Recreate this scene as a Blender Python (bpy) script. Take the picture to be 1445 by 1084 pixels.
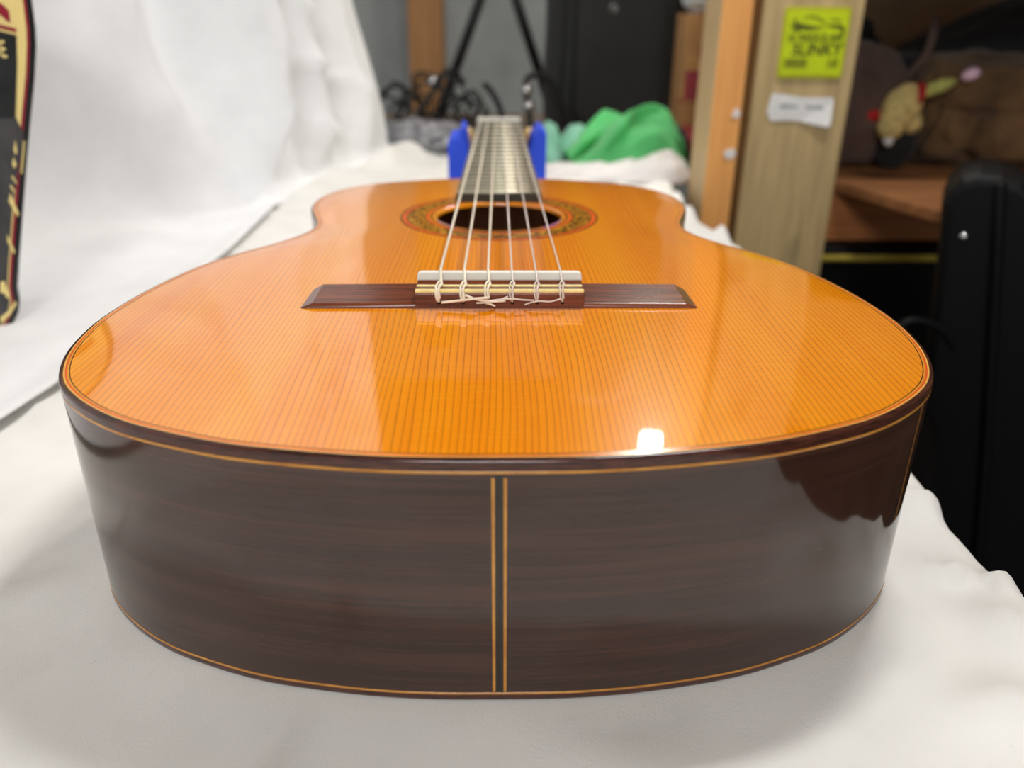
import bpy, math, random
from mathutils import Vector, Matrix, noise
for o in list(bpy.data.objects): bpy.data.objects.remove(o, do_unlink=True)
SC = bpy.context.scene
COL = SC.collection
R = math.radians

# ------------------------------------------------------------------ camera
CAM = Vector((-0.0004, -0.2229, 0.2328)); FPX = 1138.4
PITCH, YAW, ROLL = R(24.785), R(1.019), R(0.316)
fw = Vector((math.sin(YAW)*math.cos(PITCH), math.cos(YAW)*math.cos(PITCH), -math.sin(PITCH)))
rt0 = Vector((math.cos(YAW), -math.sin(YAW), 0)); up0 = rt0.cross(fw)
rt = rt0*math.cos(ROLL) + up0*math.sin(ROLL); up = up0*math.cos(ROLL) - rt0*math.sin(ROLL)
cd = bpy.data.cameras.new('camera'); cam = bpy.data.objects.new('camera', cd); COL.objects.link(cam)
cd.sensor_width = 36; cd.lens = 36*FPX/1445; cd.clip_start = 0.01
cam.matrix_world = Matrix(((rt.x, up.x, -fw.x, CAM.x), (rt.y, up.y, -fw.y, CAM.y), (rt.z, up.z, -fw.z, CAM.z), (0, 0, 0, 1)))
cd.dof.use_dof = True; cd.dof.focus_distance = 0.345; cd.dof.aperture_fstop = cd.lens/4.6
SC.camera = cam
def at(px, py, y):                       # the point seen at a pixel, on the vertical plane at depth y
    d = rt*(px-722.5)/FPX + up*(542-py)/FPX + fw
    return CAM + d*((y-CAM.y)/d.y)

# ------------------------------------------------------------------ light
SC.view_settings.view_transform = 'Standard'; SC.view_settings.look = 'None'
SC.view_settings.exposure = 0.2; SC.view_settings.gamma = 1.0; SC.view_settings.use_curve_mapping = False
w = bpy.data.worlds.new('world'); SC.world = w; w.use_nodes = True
w.node_tree.nodes['Background'].inputs[0].default_value = (0.96, 0.985, 1.0, 1)
w.node_tree.nodes['Background'].inputs[1].default_value = 0.60
def area(name, loc, target, sx, sy, power, col=(1, 1, 1), roll=0):
    l = bpy.data.lights.new(name, 'AREA'); l.shape = 'RECTANGLE'; l.size = sx; l.size_y = sy; l.energy = power; l.color = col
    o = bpy.data.objects.new(name, l); COL.objects.link(o); o.location = loc
    d = Vector(target)-Vector(loc); o.rotation_euler = d.to_track_quat('-Z', 'Y').to_euler(); return o
# two ceiling fixtures of the room and an added front fill; the fixtures' evidence is the highlight on the tail edge
# and the guitar's shadows; the fill brightens post fronts and cloth from behind the camera
area('ceiling_lamp_back_offscreen', (0.44, 1.64, 1.20), (0.36, 1.20, 0), 0.10, 0.34, 9.0, (1.0, 0.95, 0.87))
area('ceiling_lamp_right_offscreen', (0.36, 0.50, 1.22), (0.02, 0.44, 0), 0.10, 0.30, 8.0, (1.0, 0.985, 0.96))
area('front_fill_offscreen', (-0.10, -1.50, 1.22), (-0.05, 0.0, 0), 0.6, 0.3, 18.0, (0.97, 0.985, 1.0))

# ------------------------------------------------------------------ materials
def lin(c):
    return tuple((v/255/12.92 if v/255 <= 0.04045 else ((v/255+0.055)/1.055)**2.4) for v in c) + (1,)
class NT:
    def __init__(s, name):
        s.m = bpy.data.materials.new(name); s.m.use_nodes = True; s.t = s.m.node_tree
        s.b = s.t.nodes['Principled BSDF']
    def n(s, typ, **kw):
        x = s.t.nodes.new(typ)
        for k, v in kw.items():
            if k.startswith('i_'): x.inputs[int(k[2:]) if k[2:].isdigit() else k[2:].replace('_', ' ')].default_value = v
            else: setattr(x, k, v)
        return x
    def l(s, a, b): s.t.links.new(a, b)
    def coord(s, which='Object', scale=(1, 1, 1), rot=(0, 0, 0)):
        c = s.n('ShaderNodeTexCoord'); m = s.n('ShaderNodeMapping'); m.inputs['Scale'].default_value = scale; m.inputs['Rotation'].default_value = rot
        s.l(c.outputs[which], m.inputs['Vector']); return m.outputs[0]
    def noise(s, vec, scale, detail=4, rough=.55):
        x = s.n('ShaderNodeTexNoise'); x.inputs['Scale'].default_value = scale; x.inputs['Detail'].default_value = detail; x.inputs['Roughness'].default_value = rough
        s.l(vec, x.inputs['Vector']); return x.outputs['Fac']
    def math(s, op, a, b=None):
        x = s.n('ShaderNodeMath', operation=op)
        for i, v in enumerate((a, b)):
            if v is None: continue
            if isinstance(v, (int, float)): x.inputs[i].default_value = v
            else: s.l(v, x.inputs[i])
        return x.outputs[0]
    def ramp(s, fac, stops, interp='LINEAR'):
        x = s.n('ShaderNodeValToRGB'); cr = x.color_ramp; cr.interpolation = interp
        while len(cr.elements) < len(stops): cr.elements.new(0.5)
        for e, (p, c) in zip(cr.elements, stops): e.position = p; e.color = lin(c) if len(c) == 3 else c
        s.l(fac, x.inputs[0]); return x.outputs[0]
    def mix(s, fac, a, b, mode='MIX'):
        x = s.n('ShaderNodeMix', data_type='RGBA', blend_type=mode)
        if isinstance(fac, (int, float)): x.inputs[0].default_value = fac
        else: s.l(fac, x.inputs[0])
        for i, v in ((6, a), (7, b)):
            if isinstance(v, tuple): x.inputs[i].default_value = lin(v) if len(v) == 3 else v
            else: s.l(v, x.inputs[i])
        return x.outputs[2]
    def bump(s, h, strength, dist):
        x = s.n('ShaderNodeBump'); x.inputs['Strength'].default_value = strength; x.inputs['Distance'].default_value = dist
        s.l(h, x.inputs['Height']); s.l(x.outputs[0], s.b.inputs['Normal'])
    def base(s, c): s.l(c, s.b.inputs['Base Color'])
    def set(s, **kw):
        for k, v in kw.items(): s.b.inputs[k.replace('_', ' ')].default_value = v
        return s
M = {}
def plain(name, col, rough=.5, var=.12, scale=40, metal=0, bump=0, bd=.001):
    t = NT(name); v = t.coord(); f = t.noise(v, scale)
    dk = tuple(max(0, c*(1-var)) for c in col); lt = tuple(min(255, c*(1+var)) for c in col)
    t.base(t.ramp(f, [(.3, dk), (.7, lt)])); t.set(Roughness=rough, Metallic=metal)
    if bump: t.bump(f, bump, bd)
    M[name] = t.m; return t
def grain(name, c1, c2, axis='y', rough=.5, fine=1.0, knots=False):     # long-grain timber
    t = NT(name); long = 2.0*fine; cross = 42*fine
    sc = {'x': (long, cross, cross), 'y': (cross, long, cross), 'z': (cross, cross, long)}[axis]
    v = t.coord(scale=sc); a = t.noise(v, 1.0, 5, .6); b = t.noise(v, 4.0, 3, .5)
    f = t.math('ADD', t.math('MULTIPLY', a, .7), t.math('MULTIPLY', b, .3))
    c = t.ramp(f, [(.32, c2), (.62, c1)])
    if knots:
        kv = t.coord(scale={'x': (1, 3, 3), 'y': (3, 1, 3), 'z': (3, 3, 1)}[axis]); k = t.noise(kv, 4.5, 1)
        c = t.mix(t.ramp(k, [(.62, (0, 0, 0)), (.74, (255, 255, 255))]), c, tuple(x*.55 for x in c2))
    t.base(c); t.set(Roughness=rough); t.bump(f, .15, .001); M[name] = t.m; return t

# lacquered soundboard, straight grain along y
t = NT('spruce'); v = t.coord(); sep = t.n('ShaderNodeSeparateXYZ'); t.l(v, sep.inputs[0])
wob = t.noise(t.coord(scale=(14, 2.2, 1)), 1.0, 2); wob2 = t.noise(t.coord(scale=(60, 1.0, 1)), 1.0, 2)
ph = t.math('ADD', t.math('MULTIPLY', sep.outputs[0], 400), t.math('ADD', t.math('MULTIPLY', wob, 9), t.math('MULTIPLY', wob2, 2.0)))
fr = t.math('FRACT', ph)
line = t.ramp(fr, [(0.0, (150, 150, 150)), (.08, (10, 10, 10)), (.55, (25, 25, 25)), (.80, (90, 90, 90)), (.93, (205, 205, 205)), (1.0, (150, 150, 150))])
broad = t.noise(t.coord(scale=(26, .8, 1)), 1.0, 3)
silk = t.noise(t.coord(scale=(60, 420, 1)), 1.0, 2)
basec = t.ramp(broad, [(.3, (240, 133, 0)), (.5, (252, 152, 0)), (.72, (255, 164, 2))])
c = t.mix(line, basec, (158, 66, 6)); c = t.mix(t.ramp(silk, [(.48, (0, 0, 0)), (.72, (120, 120, 120))]), c, (255, 176, 40))
sn = t.noise(t.coord(scale=(26, 60, 1), rot=(0, 0, .5)), 1.0, 5, .8)
c = t.mix(t.ramp(sn, [(.86, (0, 0, 0)), (.88, (150, 150, 150))]), c, (250, 205, 140))
t.base(c); t.set(Roughness=.25, IOR=1.4, Specular_IOR_Level=.15, Coat_Weight=1.0, Coat_Roughness=.03, Coat_IOR=1.75); t.bump(line, .06, .0002); M['spruce'] = t.m

# rosewood ribs: grain along the rib (UV u = metres along, v = height)
t = NT('rosewood'); v = t.coord('UV', (5, 130, 1)); a = t.noise(v, 1.0, 6, .65); b = t.noise(t.coord('UV', (9, 700, 1)), 1.0, 3)
d = t.noise(t.coord('UV', (2.5, 26, 1)), 1.0, 2)
f = t.math('ADD', t.math('MULTIPLY', a, .42), t.math('ADD', t.math('MULTIPLY', d, .23), t.math('MULTIPLY', b, .35)))
c = t.ramp(f, [(.34, (38, 22, 16)), (.5, (56, 34, 26)), (.66, (76, 46, 35))])
sp = t.noise(t.coord('UV', (420, 500, 1)), 1.0, 1); c = t.mix(t.ramp(sp, [(.835, (0, 0, 0)), (.85, (170, 170, 170))]), c, (190, 165, 150))
t.base(c); t.set(Roughness=.07, IOR=1.6); t.bump(f, .03, .0003); M['rosewood'] = t.m
def wood_small(name, c1, c2, sc, rough=.3):
    t = NT(name); f = t.noise(t.coord(scale=sc), 1.0, 5, .65); t.base(t.ramp(f, [(.35, c2), (.65, c1)])); t.set(Roughness=rough); M[name] = t.m
wood_small('binding', (88, 48, 36), (44, 24, 19), (90, 90, 900), .16)
wood_small('bridgewood', (132, 66, 36), (76, 33, 18), (18, 400, 400), .22)
wood_small('backwood', (196, 148, 104), (156, 110, 74), (180, 5, 5), .45)
wood_small('ebony', (72, 66, 53), (54, 49, 39), (300, 14, 300), .6)
wood_small('mahogany', (120, 66, 38), (82, 42, 24), (90, 6, 90), .3)
plain('line_black', (22, 18, 14), .2); plain('line_red', (226, 92, 30), .18, .06); plain('line_cream', (246, 186, 92), .18, .06); plain('line_amber', (230, 150, 48), .18, .06)
wood_small('line_tan', (212, 150, 66), (176, 112, 40), (60, 60, 60), .18)
wood_small('graft', (52, 46, 38), (34, 29, 25), (900, 900, 30), .2)
# mosaic ring of the rosette (polar chequer)
t = NT('mosaic'); v = t.coord(); sep = t.n('ShaderNodeSeparateXYZ'); t.l(v, sep.inputs[0])
yy = t.math('SUBTRACT', sep.outputs[1], .3327); ang = t.math('ARCTAN2', yy, sep.outputs[0])
rad = t.math('SQRT', t.math('ADD', t.math('MULTIPLY', yy, yy), t.math('MULTIPLY', sep.outputs[0], sep.outputs[0])))
cmb = t.n('ShaderNodeCombineXYZ'); t.l(t.math('MULTIPLY', ang, 57.3/2.0), cmb.inputs[0]); t.l(t.math('MULTIPLY', rad, 900), cmb.inputs[1])
vor = t.n('ShaderNodeTexVoronoi'); vor.inputs['Scale'].default_value = .55; t.l(cmb.outputs[0], vor.inputs['Vector'])
zig = t.math('SINE', t.math('MULTIPLY', ang, 46)); zz = t.math('ABSOLUTE', t.math('SUBTRACT', t.math('MULTIPLY', t.math('SUBTRACT', rad, .0573), 330), t.math('MULTIPLY', zig, .7)))
c1 = t.ramp(vor.outputs['Color'], [(.2, (110, 66, 14)), (.5, (178, 118, 22)), (.8, (210, 150, 40))])
t.base(t.mix(t.ramp(zz, [(.25, (255, 255, 255)), (.5, (0, 0, 0))]), c1, (112, 76, 20))); t.set(Roughness=.15); M['mosaic'] = t.m
plain('bone', (252, 250, 238), .3, .03); plain('inlay', (244, 224, 150), .3, .05, 200); plain('nylon', (244, 232, 208), .3, .03)
t = plain('treble', (250, 234, 222), .2, .03); t.set(Transmission_Weight=.2)
plain('fretwire', (232, 226, 200), .42, .05, 40, 1.0); plain('pearl', (226, 190, 120), .25, .1, 300); plain('hole_shade', (8, 6, 5), .7)
# cloth
def cloth(name, col, weave=1500, var=.035, stain=None, rough=.9, bs=.22):
    t = NT(name); v = t.coord(); f = t.noise(v, 9, 4); wv = t.noise(t.coord(scale=(1, 1, 1)), weave, 2)
    c = t.ramp(f, [(.3, tuple(x*(1-var) for x in col)), (.7, tuple(min(255, x*(1+var)) for x in col))])
    if stain:
        sf = t.noise(t.coord(scale=(1, 1, 1)), 6.5, 2); c = t.mix(t.ramp(sf, [(.62, (0, 0, 0)), (.74, (150, 150, 150))]), c, stain)
        fl = t.noise(v, 330, 1); c = t.mix(t.ramp(fl, [(.80, (0, 0, 0)), (.83, (120, 120, 120))]), c, (120, 110, 100))
    t.base(c); t.set(Roughness=rough, Sheen_Weight=.1); t.bump(t.math('ADD', wv, t.math('MULTIPLY', f, .2)), bs, .0006); M[name] = t.m; return t
cloth('sheet', (240, 239, 234), stain=(228, 216, 218)); cloth('backdrop', (243, 244, 245), 900); cloth('bunched', (232, 230, 228), 900)
cloth('green_cloth', (86, 190, 112), 700, .15); cloth('teal_cloth', (140, 200, 176), 700, .15); cloth('red_cloth', (150, 30, 36), 700, .15)
cloth('canvas', (96, 72, 44), 500, .35); cloth('sack', (86, 66, 58), 500, .2); cloth('black_cloth', (22, 22, 23), 600, .2); cloth('gig', (44, 44, 45), 900, .12, bs=.3)
plain('black_vinyl', (8, 8, 9), .55, .15, 600, 0, .2, .0004).set(Specular_IOR_Level=.18); plain('black_metal', (20, 20, 21), .4); plain('rubber', (18, 18, 19), .55)
plain('cable', (26, 26, 28), .45); plain('chrome', (200, 200, 202), .2, .05, 40, 1.0); plain('brass', (190, 150, 80), .35, .1, 60, 1.0)
plain('blue', (36, 78, 226), .5, .06); plain('wall_paint', (176, 182, 181), .7, .06, 6); plain('dark_wall', (96, 80, 64), .8, .15, 6)
plain('panel', (176, 146, 112), .8, .12, 6); plain('ceiling_timber', (140, 112, 82), .8, .15, 6); plain('concrete', (70, 68, 66), .8, .2, 8); plain('tabletop', (120, 106, 92), .6, .1, 15); plain('card', (208, 156, 104), .8, .06, 25); plain('magenta', (176, 14, 84), .7, .2, 200)
plain('paper', (226, 225, 222), .7, .03); plain('ink', (120, 122, 120), .7, .1); plain('neon', (196, 214, 0), .45, .04); plain('neon_edge', (180, 186, 8), .4, .05); plain('neon_ink', (52, 60, 4), .5, .2, 300); plain('neon_dark', (140, 150, 4), .5, .1, 300)
plain('plushfur', (206, 184, 120), .95, .2, 120, 0, .6, .004); plain('plushred', (170, 26, 30), .9); plain('plushgreen', (176, 176, 96), .9, .2); plain('pink', (214, 180, 200), .6)
plain('yellow_piping', (178, 156, 52), .6, .1); plain('pcream', (236, 214, 140), .28, .03); plain('pred', (146, 26, 48), .28, .05); plain('pblack', (34, 36, 36), .22, .15, 30)
plain('plaster_white', (222, 222, 222), .8, .04)
t = NT('pgraphic'); f = t.noise(t.coord(scale=(40, 40, 14), rot=(0, .5, 0)), 1.0, 4, .6)      # worn print: cream flecks on charcoal
t.base(t.ramp(f, [(.3, (52, 50, 50)), (.7, (84, 82, 82))])); t.set(Roughness=.25); M['pgraphic'] = t.m
t = NT('plastic_bag'); f = t.noise(t.coord(), 40, 4); t.base(t.ramp(f, [(.35, (84, 84, 88)), (.7, (190, 190, 196))])); t.set(Roughness=.22); t.bump(f, .8, .006); M['plastic_bag'] = t.m
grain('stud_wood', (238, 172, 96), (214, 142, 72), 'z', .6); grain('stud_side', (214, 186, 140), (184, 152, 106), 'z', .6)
grain('treated', (200, 174, 124), (160, 138, 94), 'z', .65, 1.0, True); grain('old_stud', (186, 136, 84), (150, 104, 60), 'z', .7, 1.0, True)
grain('plank', (176, 120, 74), (126, 80, 46), 'x', .6, 1.0, True); grain('rail', (190, 120, 66), (142, 84, 42), 'x', .6, 1.0, True); plain('ply_edge', (40, 30, 24), .8)

# ------------------------------------------------------------------ mesh helpers
def tag(o, label=None, cat=None, group=None, kind=None):
    for k, v in (('label', label), ('category', cat), ('group', group), ('kind', kind)):
        if v: o[k] = v
    return o
def empty(name, loc, label, cat, group=None):
    o = bpy.data.objects.new(name, None); COL.objects.link(o); o.location = loc; o.empty_display_size = .02
    return tag(o, label, cat, group)
def root_loc(p):
    v = Vector((0, 0, 0))
    while p: v += p.location; p = p.parent
    return v
class MB:
    def __init__(s): s.v = []; s.f = []; s.uv = None; s.mi = []
    def add(s, vs, fs, mi=0):
        b = len(s.v); s.v += [Vector(q) for q in vs]; s.f += [tuple(i+b for i in q) for q in fs]; s.mi += [mi]*len(fs); return s
    def box(s, c, sz, rot=None, mi=0):
        x, y, z = (q/2 for q in sz); vs = [Vector((a*x, b*y, d*z)) for d in (-1, 1) for b in (-1, 1) for a in (-1, 1)]
        if rot: vs = [rot @ q for q in vs]
        return s.add([q+Vector(c) for q in vs], [(0, 2, 3, 1), (4, 5, 7, 6), (0, 1, 5, 4), (1, 3, 7, 5), (3, 2, 6, 7), (2, 0, 4, 6)], mi)
    def hexa(s, lo, hi, mi=0):        # two quads, both counter-clockwise seen from above
        return s.add(list(lo)+list(hi), [(3, 2, 1, 0), (4, 5, 6, 7)]+[(i, (i+1) % 4, 4+(i+1) % 4, 4+i) for i in range(4)], mi)
    def tube(s, pts, r, n=8, sub=0, mi=0, close=False):
        P = [Vector(p) for p in pts]
        if sub: P = spline(P, sub, close)
        rr = r if isinstance(r, (list, tuple)) else None
        m = len(P); rings = []; prev = None
        for i in range(m):
            a = P[i-1] if (i > 0 or close) else P[i]; b = P[(i+1) % m] if (i < m-1 or close) else P[i]
            d = (b-a).normalized() if (b-a).length > 1e-9 else Vector((0, 0, 1))
            if prev is None: u = d.orthogonal().normalized()
            else: u = (prev-d*prev.dot(d)); u = u.normalized() if u.length > 1e-6 else d.orthogonal().normalized()
            prev = u; w_ = d.cross(u)
            rad = (rr[0]+(rr[1]-rr[0])*i/max(1, m-1)) if rr else r
            rings.append([P[i]+(u*math.cos(2*math.pi*k/n)+w_*math.sin(2*math.pi*k/n))*rad for k in range(n)])
        vs = [q for ring in rings for q in ring]; fs = []
        for i in range(m if close else m-1):
            for k in range(n): fs.append((i*n+k, i*n+(k+1) % n, ((i+1) % m)*n+(k+1) % n, ((i+1) % m)*n+k))
        if not close: fs += [tuple(reversed(range(n))), tuple((m-1)*n+k for k in range(n))]
        return s.add(vs, fs, mi)
    def prism(s, poly, fn, a, b, mi=0):     # 2-D outline (counter-clockwise), fn(u, v, depth) -> point
        n = len(poly); vs = [fn(u, v, a) for u, v in poly]+[fn(u, v, b) for u, v in poly]
        return s.add(vs, [tuple(reversed(range(n))), tuple(range(n, 2*n))]+[(i, (i+1) % n, n+(i+1) % n, n+i) for i in range(n)], mi)
    def build(s, name, mat, parent=None, smooth=True, bevel=0, seg=2, solid=0, sub=0):
        off = root_loc(parent); me = bpy.data.meshes.new(name); me.from_pydata([q-off for q in s.v], [], s.f)
        for m_ in (mat if isinstance(mat, (list, tuple)) else [mat]): me.materials.append(M[m_])
        if s.uv:
            L = me.uv_layers.new(name='UVMap')
            for lp in me.loops: L.data[lp.index].uv = s.uv[lp.vertex_index]
        for p, i in zip(me.polygons, s.mi): p.use_smooth = smooth; p.material_index = i
        me.validate(); me.update(); o = bpy.data.objects.new(name, me); COL.objects.link(o)
        if parent: o.parent = parent
        if solid:
            q = o.modifiers.new('thickness', 'SOLIDIFY'); q.thickness = solid; q.offset = -1
        if bevel:
            q = o.modifiers.new('bevel', 'BEVEL'); q.width = bevel; q.segments = seg; q.limit_method = 'ANGLE'; q.angle_limit = R(35); q.harden_normals = True
        if sub:
            q = o.modifiers.new('sub', 'SUBSURF'); q.levels = sub; q.render_levels = sub
        return o
def spline(P, sub, close=False):
    m = len(P); out = []
    for i in range(m if close else m-1):
        p1, p2 = P[i], P[(i+1) % m]
        p0 = P[i-1] if (i > 0 or close) else p1; p3 = P[(i+2) % m] if (i+2 < m or close) else p2
        for k in range(sub):
            t = k/sub; out.append(.5*((2*p1)+(p2-p0)*t+(2*p0-5*p1+4*p2-p3)*t*t+(3*p1-p0-3*p2+p3)*t**3))
    if not close: out.append(P[-1].copy())
    return out
def interp(x, pts):
    if x <= pts[0][0]: return pts[0][1]
    for (a, b), (c, d) in zip(pts, pts[1:]):
        if x <= c: return b+(d-b)*(x-a)/(c-a)
    return pts[-1][1]
def ss(a, b, x):
    t = max(0, min(1, (x-a)/(b-a))); return t*t*(3-2*t)
def nz(x, y, z=0): return noise.noise(Vector((x, y, z)))
def rrect(w_, h, r, n=5, cx=0, cy=0):
    out = []
    for sx, sy, a0 in ((1, 1, 0), (-1, 1, 90), (-1, -1, 180), (1, -1, 270)):
        for k in range(n+1):
            a = R(a0+90*k/n); out.append((cx+sx*(w_/2-r)+r*math.cos(a), cy+sy*(h/2-r)+r*math.sin(a)))
    return out
def text_mb(txt, size, fn, depth, shear=0, fat=.022):     # lettering as thin solid geometry
    cu = bpy.data.curves.new('lettering', 'FONT'); cu.body = txt; cu.size = size; cu.shear = shear; cu.align_x = 'CENTER'; cu.align_y = 'CENTER'; cu.extrude = depth; cu.resolution_u = 3; cu.offset = size*fat
    o = bpy.data.objects.new('lettering', cu); me = bpy.data.meshes.new_from_object(o)
    mb = MB(); mb.add([fn(q.co.x, q.co.y, q.co.z) for q in me.vertices], [tuple(p.vertices) for p in me.polygons])
    bpy.data.objects.remove(o); bpy.data.meshes.remove(me); bpy.data.curves.remove(cu); return mb
def ico(sub):
    import bmesh
    bm = bmesh.new(); bmesh.ops.create_icosphere(bm, subdivisions=sub, radius=1); bm.verts.ensure_lookup_table()
    r = ([q.co.copy() for q in bm.verts], [tuple(v_.index for v_ in f.verts) for f in bm.faces]); bm.free(); return r
def blob(c, rad, amp, freq, seed, sub=5, pw=1.0, floor=None, ridge=True, rot=None):
    vs, fs = ico(sub); out = []
    for q in vs:
        d = Vector([math.copysign(abs(k)**pw, k) for k in q]) if pw != 1 else q.copy()
        n1 = noise.noise(q*freq+Vector((seed, 0, 0))); n2 = noise.noise(q*freq*2.3+Vector((0, seed, 0)))
        a = (1-2*abs(n1)) if ridge else n1
        d = d*(1+amp*(a*.7+n2*.4)); d = Vector((d.x*rad[0], d.y*rad[1], d.z*rad[2]))
        if rot: d = rot @ d
        d += Vector(c)
        if floor is not None and d.z < floor: d.z = floor
        out.append(d)
    return MB().add(out, fs)

# ================================================================== the setting
fz = -0.78
tag(MB().box((0.1, .6, fz-.02), (4.0, 5.0, .04)).build('floor', 'concrete', smooth=False), kind='structure')
tag(MB().box((0.1, 2.54, .4), (4.0, .08, 2.4)).build('wall_back', 'wall_paint', smooth=False), kind='structure')
tag(MB().box((1.45, .6, .4), (.08, 5.0, 2.4)).build('wall_right', 'dark_wall', smooth=False), kind='structure')

tag(MB().box((0.1, .45, 1.32), (4.0, 4.2, .08)).build('ceiling', 'ceiling_timber', smooth=False), kind='structure')
# ------------------------------------------------------------------ table and its sheet
TX0, TX1, TY0, TY1 = -.80, .222, -.80, 1.95
tb = empty('work_table', (-.29, .5, fz), 'long plain work table under the white sheet', 'table')
def tq(z): return [(TX0, TY0, z), (.180, TY0, z), (.300, TY1, z), (TX0, TY1, z)]
MB().hexa(tq(-.040), tq(-.004)).build('table_top', 'tabletop', tb, False, .004)
for x in (TX0+.06, .14):
    for y in (TY0+.06, TY1-.06): MB().box((x, y, (fz-.04)/2), (.06, .06, -.04-fz)).build('leg', 'tabletop', tb, False, .004)
EDGE = [(-.8, .242), (-.2, .236), (.05, .233), (.1, .233), (.167, .237), (.3, .242), (.5, .258), (.634, .268), (.72, .254), (.85, .250), (1.0, .258), (1.1, .266), (1.3, .27)]
def edge(y): return interp(y, EDGE)+.004*nz(y*14, 3.1)+.002*nz(y*45, 7)
OUT = [(0, 0), (24, .3), (46, 2.0), (68, 5.3), (91, 10.2), (112, 17.6), (131, 26.2), (147, 37), (160, 49), (170, 62), (178, 80), (183, 100), (185.4, 126), (184, 150), (181, 170), (176, 192), (168, 217), (155, 242), (138, 266), (126.5, 288), (122.5, 306), (125, 323), (130.5, 341), (135.5, 358), (138, 377), (137.2, 396), (132.5, 416), (121, 437), (101, 455), (72, 468.5), (38, 478), (0, 482)]
def halfw(y):
    ys = [(b/1000, a/1000) for a, b in OUT]
    return interp(y, ys) if 0 <= y <= .482 else 0
def outside(x, y):          # rough distance outside the guitar's footprint
    if y < 0: return math.hypot(max(0, abs(x)-.07), y)
    if y > .482: return math.hypot(x, y-.482)
    return max(0, abs(x)-halfw(y))
RIM = []
for q0, q1 in zip(OUT, OUT[1:]):
    for k in range(3): RIM.append(((q0[0]+(q1[0]-q0[0])*k/3)/1000, (q0[1]+(q1[1]-q0[1])*k/3)/1000))
def sheet_z(x, y):
    dd = outside(x, y)
    if 0 < dd < .2: dd = min(math.hypot(abs(x)-a, y-b) for a, b in RIM)
    k = ss(.004, .06, dd); e = edge(y)-x
    z = (1-abs(nz(x*6+y*3, y*5-x*4, 1.3)))**10*.009 + .004*nz(x*8, y*6, 4)+.0016*nz(x*24+y*9, y*20, 6)-.003
    z += (.010*max(0, nz(x*18-y*13, y*16, 9))+.006*(1-abs(nz(x*14+y*12, y*16-x*9, 3.3)))**8)*ss(.12, .03, e)*0
    cr = 1.6*(.009*max(0, nz(x*18-y*13, y*16, 9))+.007*(1-abs(nz(x*16+y*14, y*18-x*11, 3.3)))**7)*ss(.10, .02, e)*ss(.004, .022, dd)*ss(.02, .14, y+.3)
    z += ss(.95, 1.2, y)*(.010*max(0, nz(x*14, y*12, 2))+.004)
    wf = interp(y, [(.84, -.30), (.93, -.295), (1.1, -.236), (1.21, -.190)])+.040+.008*nz(y*11, 1)
    bmp = (.017+.012*nz(y*13, x*6, 7))*math.exp(-((x-wf)/.026)**2)*ss(.835, .875, y)*ss(1.27, 1.2, y)
    z -= .002*k*ss(-.27, -.30, x)
    z *= ss(-.27, -.33, x)*-.8+1
    return max(-.0012, z*k - .0005*(1-k))+max(0, bmp)+cr
mb = MB(); nx, ny = 150, 230; uvw = []
prof = [(math.sin(R(a))*.014, -.014+math.cos(R(a))*.014) for a in (15, 30, 45, 60, 75, 90)] + [(.0145, -.06), (.015, -.12), (.015, -.2), (.014, -.3)]
row = nx+1+len(prof)
for j in range(ny+1):
    y = -.75+2.03*j/ny; e = edge(y)
    for i in range(nx+1):
        x = -.74+(e-.014+.74)*i/nx; mb.v.append(Vector((x, y, sheet_z(x, y))))
    z0 = sheet_z(e-.014, y)
    for k, (dx, dz) in enumerate(prof):
        q = .006*(nz(y*9, k*.12, 5)-.5)*min(1, max(0, k-4)/4)
        mb.v.append(Vector((e-.014+dx+q, y, z0*max(0, 1-k/6)+dz)))
for j in range(ny):
    for i in range(row-1): mb.f.append((j*row+i, j*row+i+1, (j+1)*row+i+1, (j+1)*row+i)); mb.mi.append(0)
tag(mb.build('table_sheet', 'sheet', solid=.002), 'off white cotton sheet spread over the table under the guitar', 'sheet')

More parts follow.
